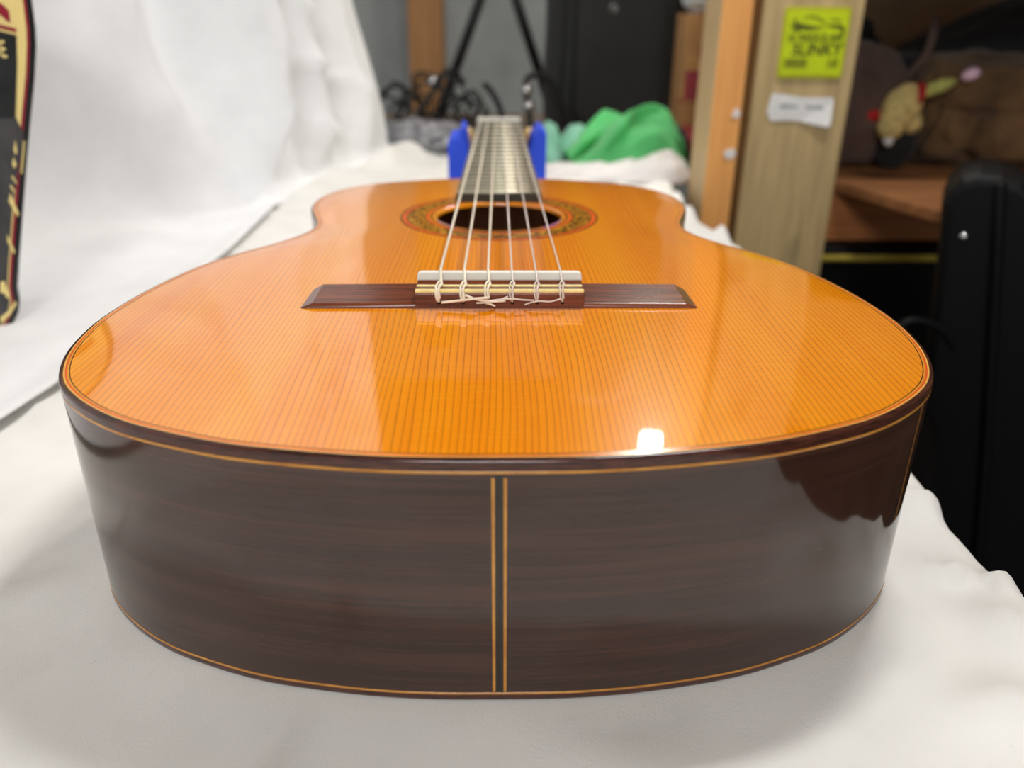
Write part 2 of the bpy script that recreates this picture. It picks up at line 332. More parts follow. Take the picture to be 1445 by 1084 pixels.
# ------------------------------------------------------------------ hanging white backdrop on the left
mb = MB(); ny, nt = 300, 120
def bd_point(y, s):
    fr_ = ss(.84, .88, y)
    wx = interp(y, [(-.6, -.58), (.2, -.542), (.5, -.455), (.8, -.333), (.845, -.315), (.93, -.295), (1.1, -.236), (1.21, -.190)])   # foot of the hanging part
    xb = interp(y, [(-.6, -.32), (.2, -.302), (.26, -.293), (.6, -.278), (.83, -.284), (.865, -.295), (.93, -.291), (1.1, -.232), (1.21, -.186)])   # front hem
    wd = max(.002, xb-wx); r = interp(y, [(-.6, .30), (.2, .26), (.5, .18), (.8, .06), (.9, .03), (1.3, .03)])
    if s < wd: x, z = xb-s, 0
    elif s < wd+r*math.pi/2: a = (s-wd)/r; x, z = xb-wd-r*math.sin(a), r-r*math.cos(a)
    else: x, z = xb-wd-r, r+s-wd-r*math.pi/2
    x += r*fr_
    nrm = ss(0, .06, z)
    pl = 1.5*fr_*(.013*math.sin((y-.86)*2*math.pi/.15+1.8*z+1.2)+.007*math.sin((y-.86)*2*math.pi/.07+z*9)+.012*(1-abs(nz(y*7+z*8, z*5-y*4, 4)))**5)*ss(.0, .10, z)*ss(1.215, 1.12, y)
    pl += fr_*(.022*ss(.0, .2, z)*ss(1.0, .9, y)-.055*ss(.02, .34, z)*ss(.9, 1.1, y))
    sw = (1-fr_)*nrm*(.035*nz(y*2.4+z*2.6, z*2.8-y*1.6, 2)+.020*math.sin(y*8-z*7+2*nz(y*2, z*2))*ss(0, .25, z)+.016*(1-abs(nz(y*4.6-z*4.4, z*2.6+y, 8)))**5)
    dip = -.035*math.exp(-((y-.835)/.025)**2)*ss(.02, .15, z)
    x += pl+sw+dip
    lift = .006*ss(.03, .0, s)*ss(.84, .80, y)+.0045-.004*fr_
    z += lift+(1-nrm)*ss(0, .06, s)*(.006*nz(y*7, s*9, 3)*(1-fr_)+fr_*.012*max(0, nz(y*16, s*14, 6)))
    y2 = y+.02*nz(y*3, z*3, 5)*nrm*(1-fr_) + fr_*(-.02*z)
    return Vector((x, y2, z))
for j in range(ny+1):
    y = -.35+1.56*j/ny
    for k in range(nt+1): mb.v.append(bd_point(y, 1.65*(k/nt)**1.25))
for j in range(ny):
    for k in range(nt): a = j*(nt+1)+k; mb.f.append((a, a+nt+1, a+nt+2, a+1)); mb.mi.append(0)
tag(mb.build('backdrop_sheet', 'backdrop', solid=.002), 'white cloth backdrop hanging beside the table and sweeping forward along its edge', 'backdrop')

# ================================================================== the classical guitar
H = .1031
G = empty('classical_guitar', (0, 0, 0), 'classical guitar with glossy amber top and dark rosewood sides lying face up', 'guitar')
ctl = [Vector((a/1000, b/1000, 0)) for a, b in OUT]+[Vector((-a/1000, b/1000, 0)) for a, b in reversed(OUT[1:-1])]
dense = spline(ctl, 24, True)
L = [0]
for a, b in zip(dense, dense[1:]+dense[:1]): L.append(L[-1]+(b-a).length)
NO = 560; OL = []; j = 0
for i in range(NO):
    s = L[-1]*i/NO
    while L[j+1] < s: j += 1
    OL.append(dense[j].lerp(dense[(j+1) % len(dense)], (s-L[j])/(L[j+1]-L[j])))
for _ in range(3): OL = [(OL[i-1]+OL[i]*2+OL[(i+1) % NO])/4 for i in range(NO)]
ONR = []
for i in range(NO):
    d = (OL[(i+1) % NO]-OL[i-1]).normalized(); ONR.append(Vector((d.y, -d.x, 0)))
PER = L[-1]
def rim(profile, i0=0, i1=NO, closed=True):
    mb = MB(); n = len(profile); mb.uv = []; m = (i1-i0) if closed else (i1-i0+1)
    for a in range(m):
        i = (i0+a) % NO
        for ins, z in profile:
            p = OL[i]-ONR[i]*ins; mb.v.append(Vector((p.x, p.y, z))); mb.uv.append((PER*(i0+a)/NO, z))
    for a in range(m if closed else m-1):
        b = (a+1) % m
        for k in range(n-1): mb.f.append((a*n+k, b*n+k, b*n+k+1, a*n+k+1)); mb.mi.append(0)
    return mb
rim([(.0001, .0042), (.0001, H-.0052)]).build('side', 'rosewood', G)
tag(rim([(.0001, H-.0052), (-.00003, H-.0052), (-.00003, H-.0041), (.0001, H-.0041)]).build('side_line', 'line_tan', G), 'tan inlay line below the upper binding')
tag(rim([(.0001, .0032), (-.00003, .0032), (-.00003, .0042), (.0001, .0042)]).build('side_line', 'line_tan', G), 'tan inlay line above the lower binding')
rim([(0, H-.0041), (0, H-.0016), (.00012, H-.0010), (.0004, H-.0005), (.0008, H-.00018), (.0013, H-.00004), (.0019, H)]).build('binding', 'binding', G)
rim([(.004, 0), (.0010, .0), (.0003, .0004), (0, .0010), (0, .0032)]).build('binding', 'binding', G)
for a, b, m_, lb in ((.0019, .0025, 'line_cream', 'cream purfling line'), (.0025, .0033, 'line_red', 'red orange purfling line'), (.0033, .0040, 'line_amber', 'amber purfling line'), (.0040, .0044, 'line_black', 'black purfling line')):
    tag(rim([(a, H), (b, H+.00002)]).build('purfling', m_, G), lb)
# soundboard with the hole
HC = Vector((0, .3327, 0)); HR = .043; DOME = .0016
mb = MB(); rings = 46; st = []
for i in range(NO):
    p = OL[i]-ONR[i]*.0044; a = math.atan2(p.y-HC.y, p.x); q = HC+Vector((math.cos(a), math.sin(a), 0))*HR
    st.append((p, q))
def dome(t): s_ = max(0, (t-.35)/.65); return DOME*(1-s_*s_)
mb.v += [Vector((q.x, q.y, H+DOME-.0028)) for p, q in st]
for r_ in range(rings+1):
    t_ = r_/rings
    for p, q in st: x = q.lerp(p, t_); mb.v.append(Vector((x.x, x.y, H+.00002+dome(t_))))
for r_ in range(rings+1):
    for i in range(NO): k = (i+1) % NO; mb.f.append((r_*NO+i, (r_+1)*NO+i, (r_+1)*NO+k, r_*NO+k)); mb.mi.append(0)
mb.build('soundboard', 'spruce', G)
mb = MB(); mb.v = [Vector((p.x, p.y, .0030)) for p, q in st]+[Vector((p.x, p.y, .0002)) for p, q in st]
mb.f = [tuple(range(NO)), tuple(reversed(range(NO, 2*NO)))]; mb.mi = [0, 0]
mb.build('back', 'backwood', G, False)
rim([(.0030, .0031), (.0030, H-.003)]).build('lining', 'backwood', G)
MB().box((0, .462, .052), (.075, .03, .096)).build('neck_block', 'backwood', G, False)
# rosette rings
def ring(r0, r1, z):
    mb = MB(); n = 120
    for k in range(n):
        a = 2*math.pi*k/n
        for r_ in (r0, r1): mb.v.append(HC+Vector((math.cos(a)*r_, math.sin(a)*r_, z)))
    for k in range(n): b = (k+1) % n; mb.f.append((2*k, 2*k+1, 2*b+1, 2*b)); mb.mi.append(0)
    return mb
zr = H+DOME+.00006
for r0, r1, m_, lb in ((.0462, .0472, 'line_black', 'black rosette line'), (.0484, .0502, 'line_red', 'red rosette ring'), (.0506, .0514, 'line_black', 'black rosette line'), (.0514, .0626, 'mosaic', 'gold and brown mosaic rosette band'), (.0626, .0634, 'line_black', 'black rosette line'), (.0638, .0662, 'line_red', 'red rosette ring'), (.0667, .0678, 'line_black', 'black rosette line')):
    tag(ring(r0, r1, zr).build('rosette_ring', m_, G), lb)
# tail graft
i_c = 0
def strip(x0, x1, z0, z1, d):
    mb = MB(); xs = [x0, (x0+x1)/2, x1]; vs = []
    for x in xs: vs += [(x, -d, z0), (x, -d, z1)]
    for x in xs: vs += [(x, .0006, z0), (x, .0006, z1)]
    return mb.add(vs, [(0, 2, 3, 1), (2, 4, 5, 3), (0, 1, 7, 6), (4, 10, 11, 5), (1, 3, 9, 7), (3, 5, 11, 9), (0, 6, 8, 2), (2, 8, 10, 4)])
gx = -.0004
strip(gx-.0015, gx+.0015, .0042, H-.0052, .00001).build('tail_graft', 'graft', G, False)
for s_ in (-1, 1): strip(gx+s_*.0020-.0005, gx+s_*.0020+.0005, .0046, H-.0066, .00004).build('tail_line', 'line_tan', G, False)
# bridge
zb = H+.0008
BR = empty('bridge', (0, .155, zb), 'rosewood bridge', 'x'); del BR['category']; BR.parent = G
wings = MB()
for s_ in (-1, 1):
    lo = [(s_*.0395, .1405, zb-.001), (s_*.0952, .1405, zb-.001), (s_*.0946, .1695, zb-.001), (s_*.0395, .1695, zb-.001)]
    hi = [(s_*.0395, .1418, zb+.0030), (s_*.0890, .1416, zb+.0028), (s_*.0885, .1685, zb+.0040), (s_*.0395, .1685, zb+.0044)]
    mid = [(s_*.0395, .1405, zb+.0018), (s_*.0950, .1405, zb+.0006), (s_*.0945, .1693, zb+.0006), (s_*.0395, .1693, zb+.0014)]
    if s_ < 0: lo, mid, hi = lo[::-1], mid[::-1], hi[::-1]
    b = MB().add(lo+mid+hi, [(3, 2, 1, 0), (8, 9, 10, 11)]+[(r_*4+i, r_*4+(i+1) % 4, r_*4+4+(i+1) % 4, r_*4+4+i) for r_ in (0, 1) for i in range(4)])
    b.build('bridge_wing', 'bridgewood', BR, False, .0009, 3)
yz = [(.1402, -.001), (.1708, -.001), (.1700, .0030), (.1645, .0084), (.1572, .0092), (.1560, .0080), (.1524, .0074), (.1516, .0086), (.1420, .0090), (.1408, .0078)]
MB().prism([(a, b) for a, b in yz], lambda u, v_, d: Vector((d, u, zb+v_)), .0402, -.0402).build('tie_block', 'bridgewood', BR, False, .0004)
for y0, y1, z0 in ((.1411, .1437, .0088), (.1493, .1517, .0084)):
    tag(MB().box((0, (y0+y1)/2, zb+z0), (.0800, y1-y0, .0014)).build('inlay_strip', 'inlay', BR, False, .0005), 'ivory yellow inlay strip')
MB().prism([(-.0405, .004), (.0405, .004), (.0405, .0105), (.0400, .0124), (.0382, .0130), (-.0382, .0130), (-.0400, .0124), (-.0405, .0105)], lambda u, v_, d: Vector((u, d, zb+v_)), .1622, .1592).build('saddle', 'bone', BR, False, .0007, 3)
SX = [-.0288, -.0172, -.0056, .0060, .0178, .0298]
for x in SX:
    MB().tube([(x, .1403, zb+.0036), (x, .146, zb+.0036)], .00085, 10).build('hole_shade_plug', 'hole_shade', BR)
    # black plug in the tail-side face, painting the shade inside each string hole
# fingerboard, frets, nut
fbz = H+.0078
FB0, FB1 = .3765, .8095
def fw_(y): return interp(y, [(FB0, .0315), (FB1, .0262)])
fb = MB().hexa([(-fw_(FB0), FB0, H), (fw_(FB0), FB0, H), (fw_(FB1), FB1, H+.001), (-fw_(FB1), FB1, H+.001)], [(-fw_(FB0), FB0, fbz), (fw_(FB0), FB0, fbz), (fw_(FB1), FB1, fbz), (-fw_(FB1), FB1, fbz)]).build('fingerboard', 'ebony', G, False, .0006)
MB().box((0, FB0-.0003, H+.0040), (.0622, .0008, .0074)).build('end_grain', 'ebony', fb, False)
for n in range(1, 20):
    y = .160+.650*2**(-n/12)
    if n == 19: y += .0016
    wd = fw_(y)-.0004
    MB().prism([(y-.0012, fbz-.0004), (y+.0012, fbz-.0004), (y+.0011, fbz+.0008), (y, fbz+.0013), (y-.0011, fbz+.0008)], lambda u, v_, d: Vector((d, u, v_)), wd, -wd).build('fret', 'fretwire', fb)
MB().box((0, .8125, fbz-.0005), (.0525, .006, .0085)).build('nut', 'bone', G, False, .0012)
# neck, heel, headstock, tuner buttons
mb = MB()
nsec = [(.478, .0290, .080), (.486, .0285, .076), (.496, .0280, .050), (.512, .0275, .032), (.54, .0272, .0235), (.65, .0265, .0225), (.79, .0258, .0215), (.813, .0258, .0205)]
for y, hw_, dp in nsec:
    for k in range(13):
        a = math.pi*k/12; mb.v.append(Vector((-hw_*math.cos(a), y, H+.0008-dp*math.sin(a)**.75)))
for j in range(len(nsec)-1):
    for k in range(12): mb.f.append((j*13+k, (j+1)*13+k, (j+1)*13+k+1, j*13+k+1)); mb.mi.append(0)
mb.f += [tuple(range(13)), tuple(reversed(range((len(nsec)-1)*13, len(nsec)*13)))]; mb.mi += [0, 0]
mb.build('neck', 'mahogany', G)
ang = R(-15); ca, sa = math.cos(ang), math.sin(ang)
def hd(u, v_, d): return Vector((u, .814+v_*ca-d*sa*0, fbz-.006+v_*sa+d))
hpoly = [(-.026, 0), (.026, 0), (.027, .02), (.029, .03), (.030, .185), (.018, .192), (0, .184), (-.018, .192), (-.030, .185), (-.029, .03), (-.027, .02)]
MB().prism(hpoly, hd, -.019, .0).build('headstock', 'mahogany', G, False, .001)
for s_ in (-1, 1):
    for k, v_ in enumerate((.045, .090, .135)):
        c1 = hd(s_*.034, v_, -.004)
        p = MB().tube([hd(s_*.026, v_, -.004), c1], .002, 8).build('tuner_shaft', 'brass', G)
        blob(hd(s_*.040, v_, -.004), (.0075, .0055, .0085), 0, 1, 0, 3).build('tuner_button', 'pearl', p)
# strings with their ties
NX = [-.0212, -.0127, -.0042, .0042, .0127, .0212]; SR = [.00074, .00066, .00062, .00052, .00046, .00044]
TAILS = [[(.0015, .0042, -.0006), (.008, .0050, -.001), (.0165, .0062, -.0014), (.024, .0068, -.0013)],
         [(.001, .0080, -.001), (.006, .0060, -.0014), (.013, .0050, -.0016), (.020, .0052, -.0014)],
         [(-.001, .0040, -.001), (.001, .0036, -.0012), (.0035, .0026, -.0016)],
         [(-.002, .0072, -.001), (-.007, .0052, -.0016), (-.012, .0044, -.0016), (-.017, .0040, -.0012)],
         [(-.0015, .0052, -.001), (-.007, .0056, -.0014), (-.014, .0062, -.0016), (-.024, .0050, -.0014)],
         [(-.001, .0060, -.001), (-.006, .0048, -.0016), (-.011, .0050, -.0014), (-.015, .0042, -.0012), (-.018, .0030, -.001)]]
for i in range(6):
    x, r_ = SX[i], SR[i]; y0 = .1404; mb = MB()
    mb.tube([(NX[i]*.99, .816, fbz+.0030), (NX[i], .811, fbz+.0040), (x, .1607, zb+.0134+r_)], r_, 8)
    mb.tube([(x, .1607, zb+.0134+r_), (x+.0004, .1545, zb+.0105), (x+.0008, .1505, zb+.0100), (x+.0002, .1440, zb+.0101), (x, .1412, zb+.0098), (x, y0, zb+.0082), (x, y0, zb+.0040)], r_, 7, 4)
    kx = x-.0006      # loop round the string in front of the tie block
    mb.tube([(kx, y0-.0004, zb+.0046), (kx-.0006, y0-.0004, zb+.0075), (kx-.0007, .1425, zb+.0102), (kx-.0005, .1470, zb+.0104), (kx+.0006, .1496, zb+.0112), (kx+.0018, .1488, zb+.0105), (kx+.0014, .1450, zb+.0103), (kx+.0008, .1422, zb+.0106), (kx+.0008, .1406, zb+.0088), (kx+.0012, y0-.0006, zb+.0058)], r_*.8, 7, 4)
    mb.tube([(x+a, y0+c-r_, zb+b) for a, b, c in TAILS[i]], r_*.85, 7, 4)
    tag(mb.build('string', 'nylon' if i < 3 else 'treble', G), 'cream nylon bass string tied at the bridge' if i < 3 else 'clear nylon treble string tied at the bridge')

# ================================================================== neck rest
mb = MB()
sec = [(-.056, 0), (.054, 0), (.054, .108), (.046, .115), (.038, .104), (.032, .085), (.022, .074), (-.022, .074), (-.032, .085), (-.036, .113), (-.041, .116), (-.043, .104), (-.053, .104), (-.056, .096)]
mb.prism(sec, lambda u, v_, d: Vector((u-.001, d, v_+.003)), .76, .70)
tag(mb.build('neck_rest', 'blue', None, False, .004), 'bright blue cradle block holding up the guitar neck', 'neck rest')

# ================================================================== painted guitar at the left
ax = -.088; tl = R(6); yaw = R(34); OP = Vector((-.3690, .400, .0045))
def pp(u, v_, d=0):          # u along the front, v up, d into the body
    y_ = v_*math.sin(tl)+d*math.cos(tl); return OP+Vector((u*math.cos(yaw)-y_*math.sin(yaw), u*math.sin(yaw)+y_*math.cos(yaw), v_*math.cos(tl)-d*math.sin(tl)))
def on_front(px, py):
    n_ = (pp(0, 0, 1)-pp(0, 0, 0)); d = rt*(px-722.5)/FPX + up*(542-py)/FPX + fw
    q = CAM+d*((OP-CAM).dot(n_)/d.dot(n_))-OP; return (q.dot(pp(1, 0)-OP), q.dot(pp(0, 1)-OP))
PO = [on_front(*q) for q in ((0, 476), (17, 462), (27, 442), (29, 425), (26, 405), (28, 370), (34, 290), (40, 215), (45, 160), (50, 110), (52, 65), (51, 40), (46, 0))]
e_ = PO[-1]; PO += [(e_[0]-.004, e_[1]+.022), (e_[0]-.016, e_[1]+.044), (e_[0]-.036, e_[1]+.062), (e_[0]-.070, e_[1]+.072)]
PP = PO + [(2*ax-u, v_) for u, v_ in reversed(PO)]
def inset(P, d):
    n = len(P); o_ = []
    for i in range(n):
        a = Vector(P[i-1]); b = Vector(P[(i+1) % n]); t_ = (b-a).normalized(); o_.append((P[i][0]-t_.y*d, P[i][1]+t_.x*d))
    return o_
PGR = empty('painted_guitar', (OP.x, OP.y, .0045), 'small guitar with cream, red and black printed front leaning by the backdrop', 'guitar')
MB().prism(PP, pp, .070, .0).build('body', 'pblack', PGR, False, .003, 3)
tag(MB().prism(inset(PP, .0046), pp, .001, -.0006).build('border', 'pred', PGR, False), 'red pinstripe')
tag(MB().prism(inset(PP, .0066), pp, .001, -.0010).build('front_panel', 'pcream', PGR, False), 'cream printed panel')
F = on_front
def mir(P): return [(2*ax-u, v_) for u, v_ in reversed(P)]
gl = [q for q in inset(PP, .0076)[:len(PO)] if q[1] < F(40, 215)[1]+.002 and q[0] > ax]
low = gl+[F(34, 190), F(28, 178), F(22, 165)]; tag(MB().prism(low+mir(low), pp, .001, -.0013).build('printed_scene', 'pgraphic', PGR, False), 'charcoal printed scene with cream flecks')
for P in (((21, 197), (24, 214), (22, 219), (19, 212)), ((19, 222), (23, 232), (20, 238), (17, 231)), ((17, 247), (24, 258), (23, 260), (16, 250)), ((15, 260), (21, 270), (20, 272), (14, 264)), ((14, 272), (26, 300), (25, 306), (12, 284)), ((10, 330), (21, 355), (19, 358), (10, 340)), ((33, 198), (35, 200), (31, 246), (29, 243)), ((0, 398), (6, 396), (13, 418), (10, 421), (6, 414), (0, 412)), ((0, 448), (12, 438), (22, 424), (23, 429), (13, 445), (0, 455))):
    tag(MB().prism([F(*q) for q in P][::-1], pp, .001, -.0017).build('fleck', 'pcream', PGR, False), 'cream printed fleck')
low = [F(22, 166), F(23, 130), F(24, 90), F(23, 50)]; top = F(0, 44.5); sl = (F(23, 50)[1]-top[1])/(F(23, 50)[0]-top[0])
lf = [(2*ax-low[3][0], low[3][1]+sl*(2*ax-2*low[3][0])), (2*ax-low[0][0], low[0][1])]
tag(MB().prism(low+lf, pp, .001, -.0014).build('lettering_panel', 'pblack', PGR, False), 'black lettering panel')
b0, b1 = F(23, 46), F(22.5, 40.5); wl = 2*ax-2*b0[0]
tag(MB().prism([b0, b1, (b1[0]+wl, b1[1]+sl*wl), (b0[0]+wl, b0[1]+sl*wl)], pp, .001, -.0014).build('red_bar', 'pred', PGR, False), 'red printed bar')
r0 = F(14.5, 32); tag(MB().prism([r0, F(12, 15), F(0, 4), (r0[0]-.05, r0[1]+.040), (r0[0]-.05, r0[1]+.026), F(0, 21), F(10, 30)], pp, .001, -.0015).build('red_ribbon', 'pred', PGR, False), 'red printed ribbon')
le = F(0.2, 71); text_mb('UE', .0165, lambda x, y, z: pp(le[0]+x*.50-.0012+y*.04, le[1]+y, -.0015-z), .0004, 0, .012).build('lettering', 'pcream', PGR, False)
tv = max(v_ for u, v_ in PP)
MB().prism([(ax-.019, tv-.01), (ax+.019, tv-.01), (ax+.016, tv+.37), (ax-.016, tv+.37)], pp, .024, -.005).build('neck', 'pblack', PGR, False, .003)
MB().prism([(ax-.018, tv+.37), (ax+.018, tv+.37), (ax+.030, tv+.40), (ax+.028, tv+.50), (ax-.028, tv+.50), (ax-.030, tv+.40)], pp, .02, .002).build('headstock', 'pblack', PGR, False, .003)

# ================================================================== posts at the right edge of the table
tb2 = 1.35
PY = .88
tag(MB().box((.3935, PY+.07, (fz+tb2)/2), (.129, .14, tb2-fz)).build('timber_post', 'treated', None, False, .004), 'broad greenish brown timber post carrying the yellow packet', 'post')
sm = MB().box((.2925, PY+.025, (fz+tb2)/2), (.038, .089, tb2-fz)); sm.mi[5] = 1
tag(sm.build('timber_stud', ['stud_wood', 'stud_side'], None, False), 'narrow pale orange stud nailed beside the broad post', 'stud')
random.seed(3)
for k, (px, py, sx, sz) in enumerate(((1039, 160, .011, .015), (1031, 216, .017, .014))):
    c = at(px, py, PY-.0195); c.x = min(c.x, .3115-sx/2)
    P = [(sx/2*math.cos(a)*random.uniform(.6, 1.15), sz/2*math.sin(a)*random.uniform(.6, 1.15)) for a in [2*math.pi*i/9 for i in range(9)]]
    tag(MB().prism(P, lambda u, v_, d: Vector((c.x+u, PY-.0195-d-(.003 if u < 0 else 0)*abs(u)/sx, c.z+v_)), .0012, -.0004).build('paper_scrap', 'paper', None, False), ('upper' if k == 0 else 'lower')+' torn white paper scrap stuck on the pale orange stud', 'paper scrap')
# string packet
PK = empty('string_packet', (.398, PY, .157), 'neon yellow guitar string packet stuck on the timber post', 'string packet')
def pk(u, v_, d): return Vector((.3983+u, PY-.0005-d, .1985+v_))
MB().prism(rrect(.084, .083, .005), lambda u, v_, d: pk(u, v_, d), .003, 0).build('packet', 'neon_edge', PK, False, .0008)
MB().prism(rrect(.076, .074, .004), lambda u, v_, d: pk(u, v_, d), .0036, .002).build('front_label', 'neon', PK, False)
def pkt(x0, y0): return lambda x, y, z: pk(x+x0, y+y0, .0038+z)
def pk_poly(P, nm='emblem'):
    MB().prism(P, lambda u, v_, d: pk(u, v_, d), .0041, .003).build(nm, 'neon_ink', PK, False)
MB().prism([(-.035, -.030), (-.006, -.030), (-.006, -.0175), (-.035, -.0175)], lambda u, v_, d: pk(u, v_, d), .0038, .003).build('print_block', 'neon_dark', PK, False)
text_mb('REGULAR', .0125, pkt(.006, .0060), .0003, .1).build('lettering', 'neon_ink', PK, False)
text_mb('SLINKY', .0195, pkt(.004, -.0080), .0003, .1).build('lettering', 'neon_ink', PK, False)
text_mb('NICKEL WOUND', .0038, pkt(-.0205, -.0235), .0003).build('lettering', 'neon_ink', PK, False)
text_mb('10', .0150, pkt(.026, -.0245), .0003).build('lettering', 'neon_ink', PK, False)
def arc_band(pts, w0):
    P = spline([Vector((a, b, 0)) for a, b in pts], 6); n = len(P); lo, hi = [], []
    for i, p in enumerate(P):
        d = (P[min(n-1, i+1)]-P[max(0, i-1)]).normalized(); q = Vector((-d.y, d.x, 0))*w0*math.sin(math.pi*(i+.6)/(n+.2)); hi.append((p.x+q.x, p.y+q.y)); lo.append((p.x-q.x, p.y-q.y))
    return lo+hi[::-1]
for pts, w0 in (([(-.030, .029), (-.025, .022), (-.016, .0185), (-.004, .0175), (.010, .0185)], .0026), ([(-.034, .024), (-.028, .0195), (-.018, .0170)], .0007), ([(-.033, .020), (-.027, .0165), (-.018, .0155)], .0007),
                ([(-.031, .016), (-.025, .0135), (-.019, .0140)], .0007), ([(-.020, .028), (-.008, .031), (.006, .026), (.012, .021)], .0009), ([(.014, .026), (.024, .027), (.031, .024)], .0008), ([(.012, .020), (.024, .0195), (.033, .017), (.034, .004)], .0022)):
    pk_poly(arc_band(pts, w0))
MB().prism([(-.034, .001), (-.024, .001), (-.024, .010), (-.034, .010)], lambda u, v_, d: pk(u, v_, d), .0039, .003).build('print_block', 'neon_dark', PK, False)
# white label
LB = empty('paper_label', (.395, PY, .10), 'curled white paper label stuck on the timber post below the yellow packet', 'label')
def lbp(u, v_, d): return Vector((.3945+u, PY-.0008-d-.006*max(0, u/.04)**2*max(0, -v_/.02), .1205+v_-.055*u*.9))
mb = MB(); poly = [(-.0400, .0160), (-.020, .0150), (0, .0130), (.020, .0135), (.0395, .0150), (.0415, .011), (.0400, -.018), (.036, -.022), (.020, -.0200), (0, -.0165), (-.020, -.0165), (-.036, -.0185), (-.0400, -.016), (-.0440, -.006)]
mb.prism(poly, lbp, .0012, 0).build('paper', 'paper', LB, False)
random.seed(5)
for g0, g1, vv in ((-.028, -.006, .001), (.006, .028, .0015)):       # two smudged, unreadable words
    mb = MB(); u = g0
    while u < g1:
        wd = random.uniform(.0012, .0026); hh = random.uniform(.0028, .0048)
        mb.prism([(u, vv-hh/2), (u+wd, vv-hh/2), (u+wd, vv+hh/2), (u, vv+hh/2)], lbp, .0015, .001); u += wd+.0008
    mb.build('smudged_word', 'ink', LB, False)

# ================================================================== things at the back of the table
# stud on the grey wall
tag(MB().box((-.214, 2.412, .15), (.103, .09, 1.86)).build('wall_stud', 'old_stud', None, False, .003), 'upright brown stud against the grey wall', 'stud')
# folding stand
ST = empty('folding_stand', (-.01, 1.72, 0), 'black folding instrument stand with splayed legs in front of the grey wall', 'stand')
apex = Vector((-.003, 1.72, .395))
for s_, a_, f_ in ((-1, at(677, 0, 1.72), at(615, 178, 1.72)), (1, at(728, 0, 1.72), at(786, 180, 1.72))):
    leg = MB().tube([apex+Vector((s_*.006, 0, -.01)), a_, f_], .0115, 12).build('leg', 'black_metal', ST)
    q = Vector(f_); q.z = max(q.z, -.004); MB().tube([q+Vector((-s_*.012, 0, .03)), q], [.014, .014], 12).build('rubber_foot', 'rubber', leg)
MB().tube([apex+Vector((0, 0, -.03)), apex+Vector((0, 0, .06))], .022, 14).build('hub', 'black_metal', ST)
MB().tube([apex+Vector((0, 0, .05)), apex+Vector((0, 0, .5))], .011, 12).build('column', 'black_metal', ST)
# cable tangle
def cable(name, pts, r_, label, sub=8, plug=None, grp=None):
    o = tag(MB().tube(pts, r_, 8, sub).build(name, 'cable'), label, 'cable', grp); return o
random.seed(11)
for k in range(5):
    pts = []; cx = (-.215, -.175, -.085, -.060, -.140)[k]; rr = (.036, .030, .034, .028, .045)[k]; cy = 1.47+.022*k
    turns = 3; n = turns*9
    for i in range(n+1):
        a = 2*math.pi*i/9; q = rr*(1+.28*math.sin(i*1.7+k))
        pts.append((cx+q*math.cos(a)+.02*(i/n-.5), cy+.012*math.sin(i*2.1+k), max(.006, .010+(rr+.004)*1.1+q*1.1*math.sin(a)*(.9+.3*math.sin(i+k)))))
    cable('coiled_cable', pts, .0028, ('thin black cable coiled against the foot of the brown stud', 'black cable coil looped low beside the hanging backdrop', 'black cable coil gathered at the foot of the folding stand', 'black cable coil nearest the guitar nut', 'wide loose black cable loop around the other coils')[k], 6)
cb = [at(585, 180, 1.44), at(592, 160, 1.44), at(604, 140, 1.44), at(618, 120, 1.44), at(626, 103, 1.44), at(640, 101, 1.45), at(655, 118, 1.46)]
CB = empty('jack_cable', (-.15, 1.44, 0), 'black cable with a silver plug rising across the brown stud', 'cable')
MB().tube(cb, .0055, 8, 6).build('lead', 'cable', CB)
MB().tube([at(607, 122, 1.43), at(615, 107, 1.43)], .0075, 10).build('plug', 'chrome', CB)
C2 = empty('plug_cable', (.06, 1.40, 0), 'black cable ending in two silver collars beside the gig bag', 'cable')
MB().tube([at(800, 175, 1.44), at(785, 130, 1.43), at(765, 108, 1.42), at(748, 108, 1.41), at(742, 122, 1.40), at(747, 160, 1.40), at(748, 185, 1.40), at(752, 215, 1.42)], .0065, 10, 6).build('lead', 'cable', C2)
for a, b in ((120, 135), (143, 157)): MB().tube([at(742.5+(a-120)*.1, a, 1.40), at(743+(b-120)*.12, b, 1.40)], .0105, 12).build('collar', 'chrome', C2)
cable('bent_cable', [at(682, 118, 1.30), at(692, 128, 1.30), at(702, 145, 1.30), at(709, 165, 1.30), at(712, 190, 1.30), at(714, 222, 1.28)], [.0065, .0055], 'short thick black cable end bending up behind the guitar nut', 8)
# clear bag
b = blob((-.145, 1.30, .020), (.085, .07, .030), .35, 2.2, 4, 5, 1, .001); tag(b.build('plastic_bag', 'plastic_bag'), 'crumpled grey plastic bag on the table behind the backdrop end', 'plastic bag')
# gig bag
GB = empty('gig_bag', (.235, 1.55, 0), 'tall black soft gig bag standing at the back of the table', 'gig bag')
mb = MB(); zs = [0, .004, .015, .05, .12, .2, .3, .45, .6, .75, .84, .88, .90]; nseg = 44
for q, z in enumerate(zs):
    sh = (.90, .95, .98, 1, 1, 1, 1.0, .97, .9, .78, .6, .4, .1)[q]
    for k in range(nseg):
        a = 2*math.pi*k/nseg; ca_, sa_ = math.cos(a), math.sin(a)
        x = .142*sh*math.copysign(abs(ca_)**.42, ca_); y = .065*min(1, sh*1.1)*math.copysign(abs(sa_)**.5, sa_)
        y += .006*math.sin(x*52+z*3)*(1 if sa_ < 0 else 0)
        mb.v.append(Vector((.236+x+.012*nz(z*6, k*.0+2)*ss(0, .1, z), 1.555+y, z)))
for q in range(len(zs)-1):
    for k in range(nseg): b_ = (k+1) % nseg; mb.f.append((q*nseg+k, q*nseg+b_, (q+1)*nseg+b_, (q+1)*nseg+k)); mb.mi.append(0)
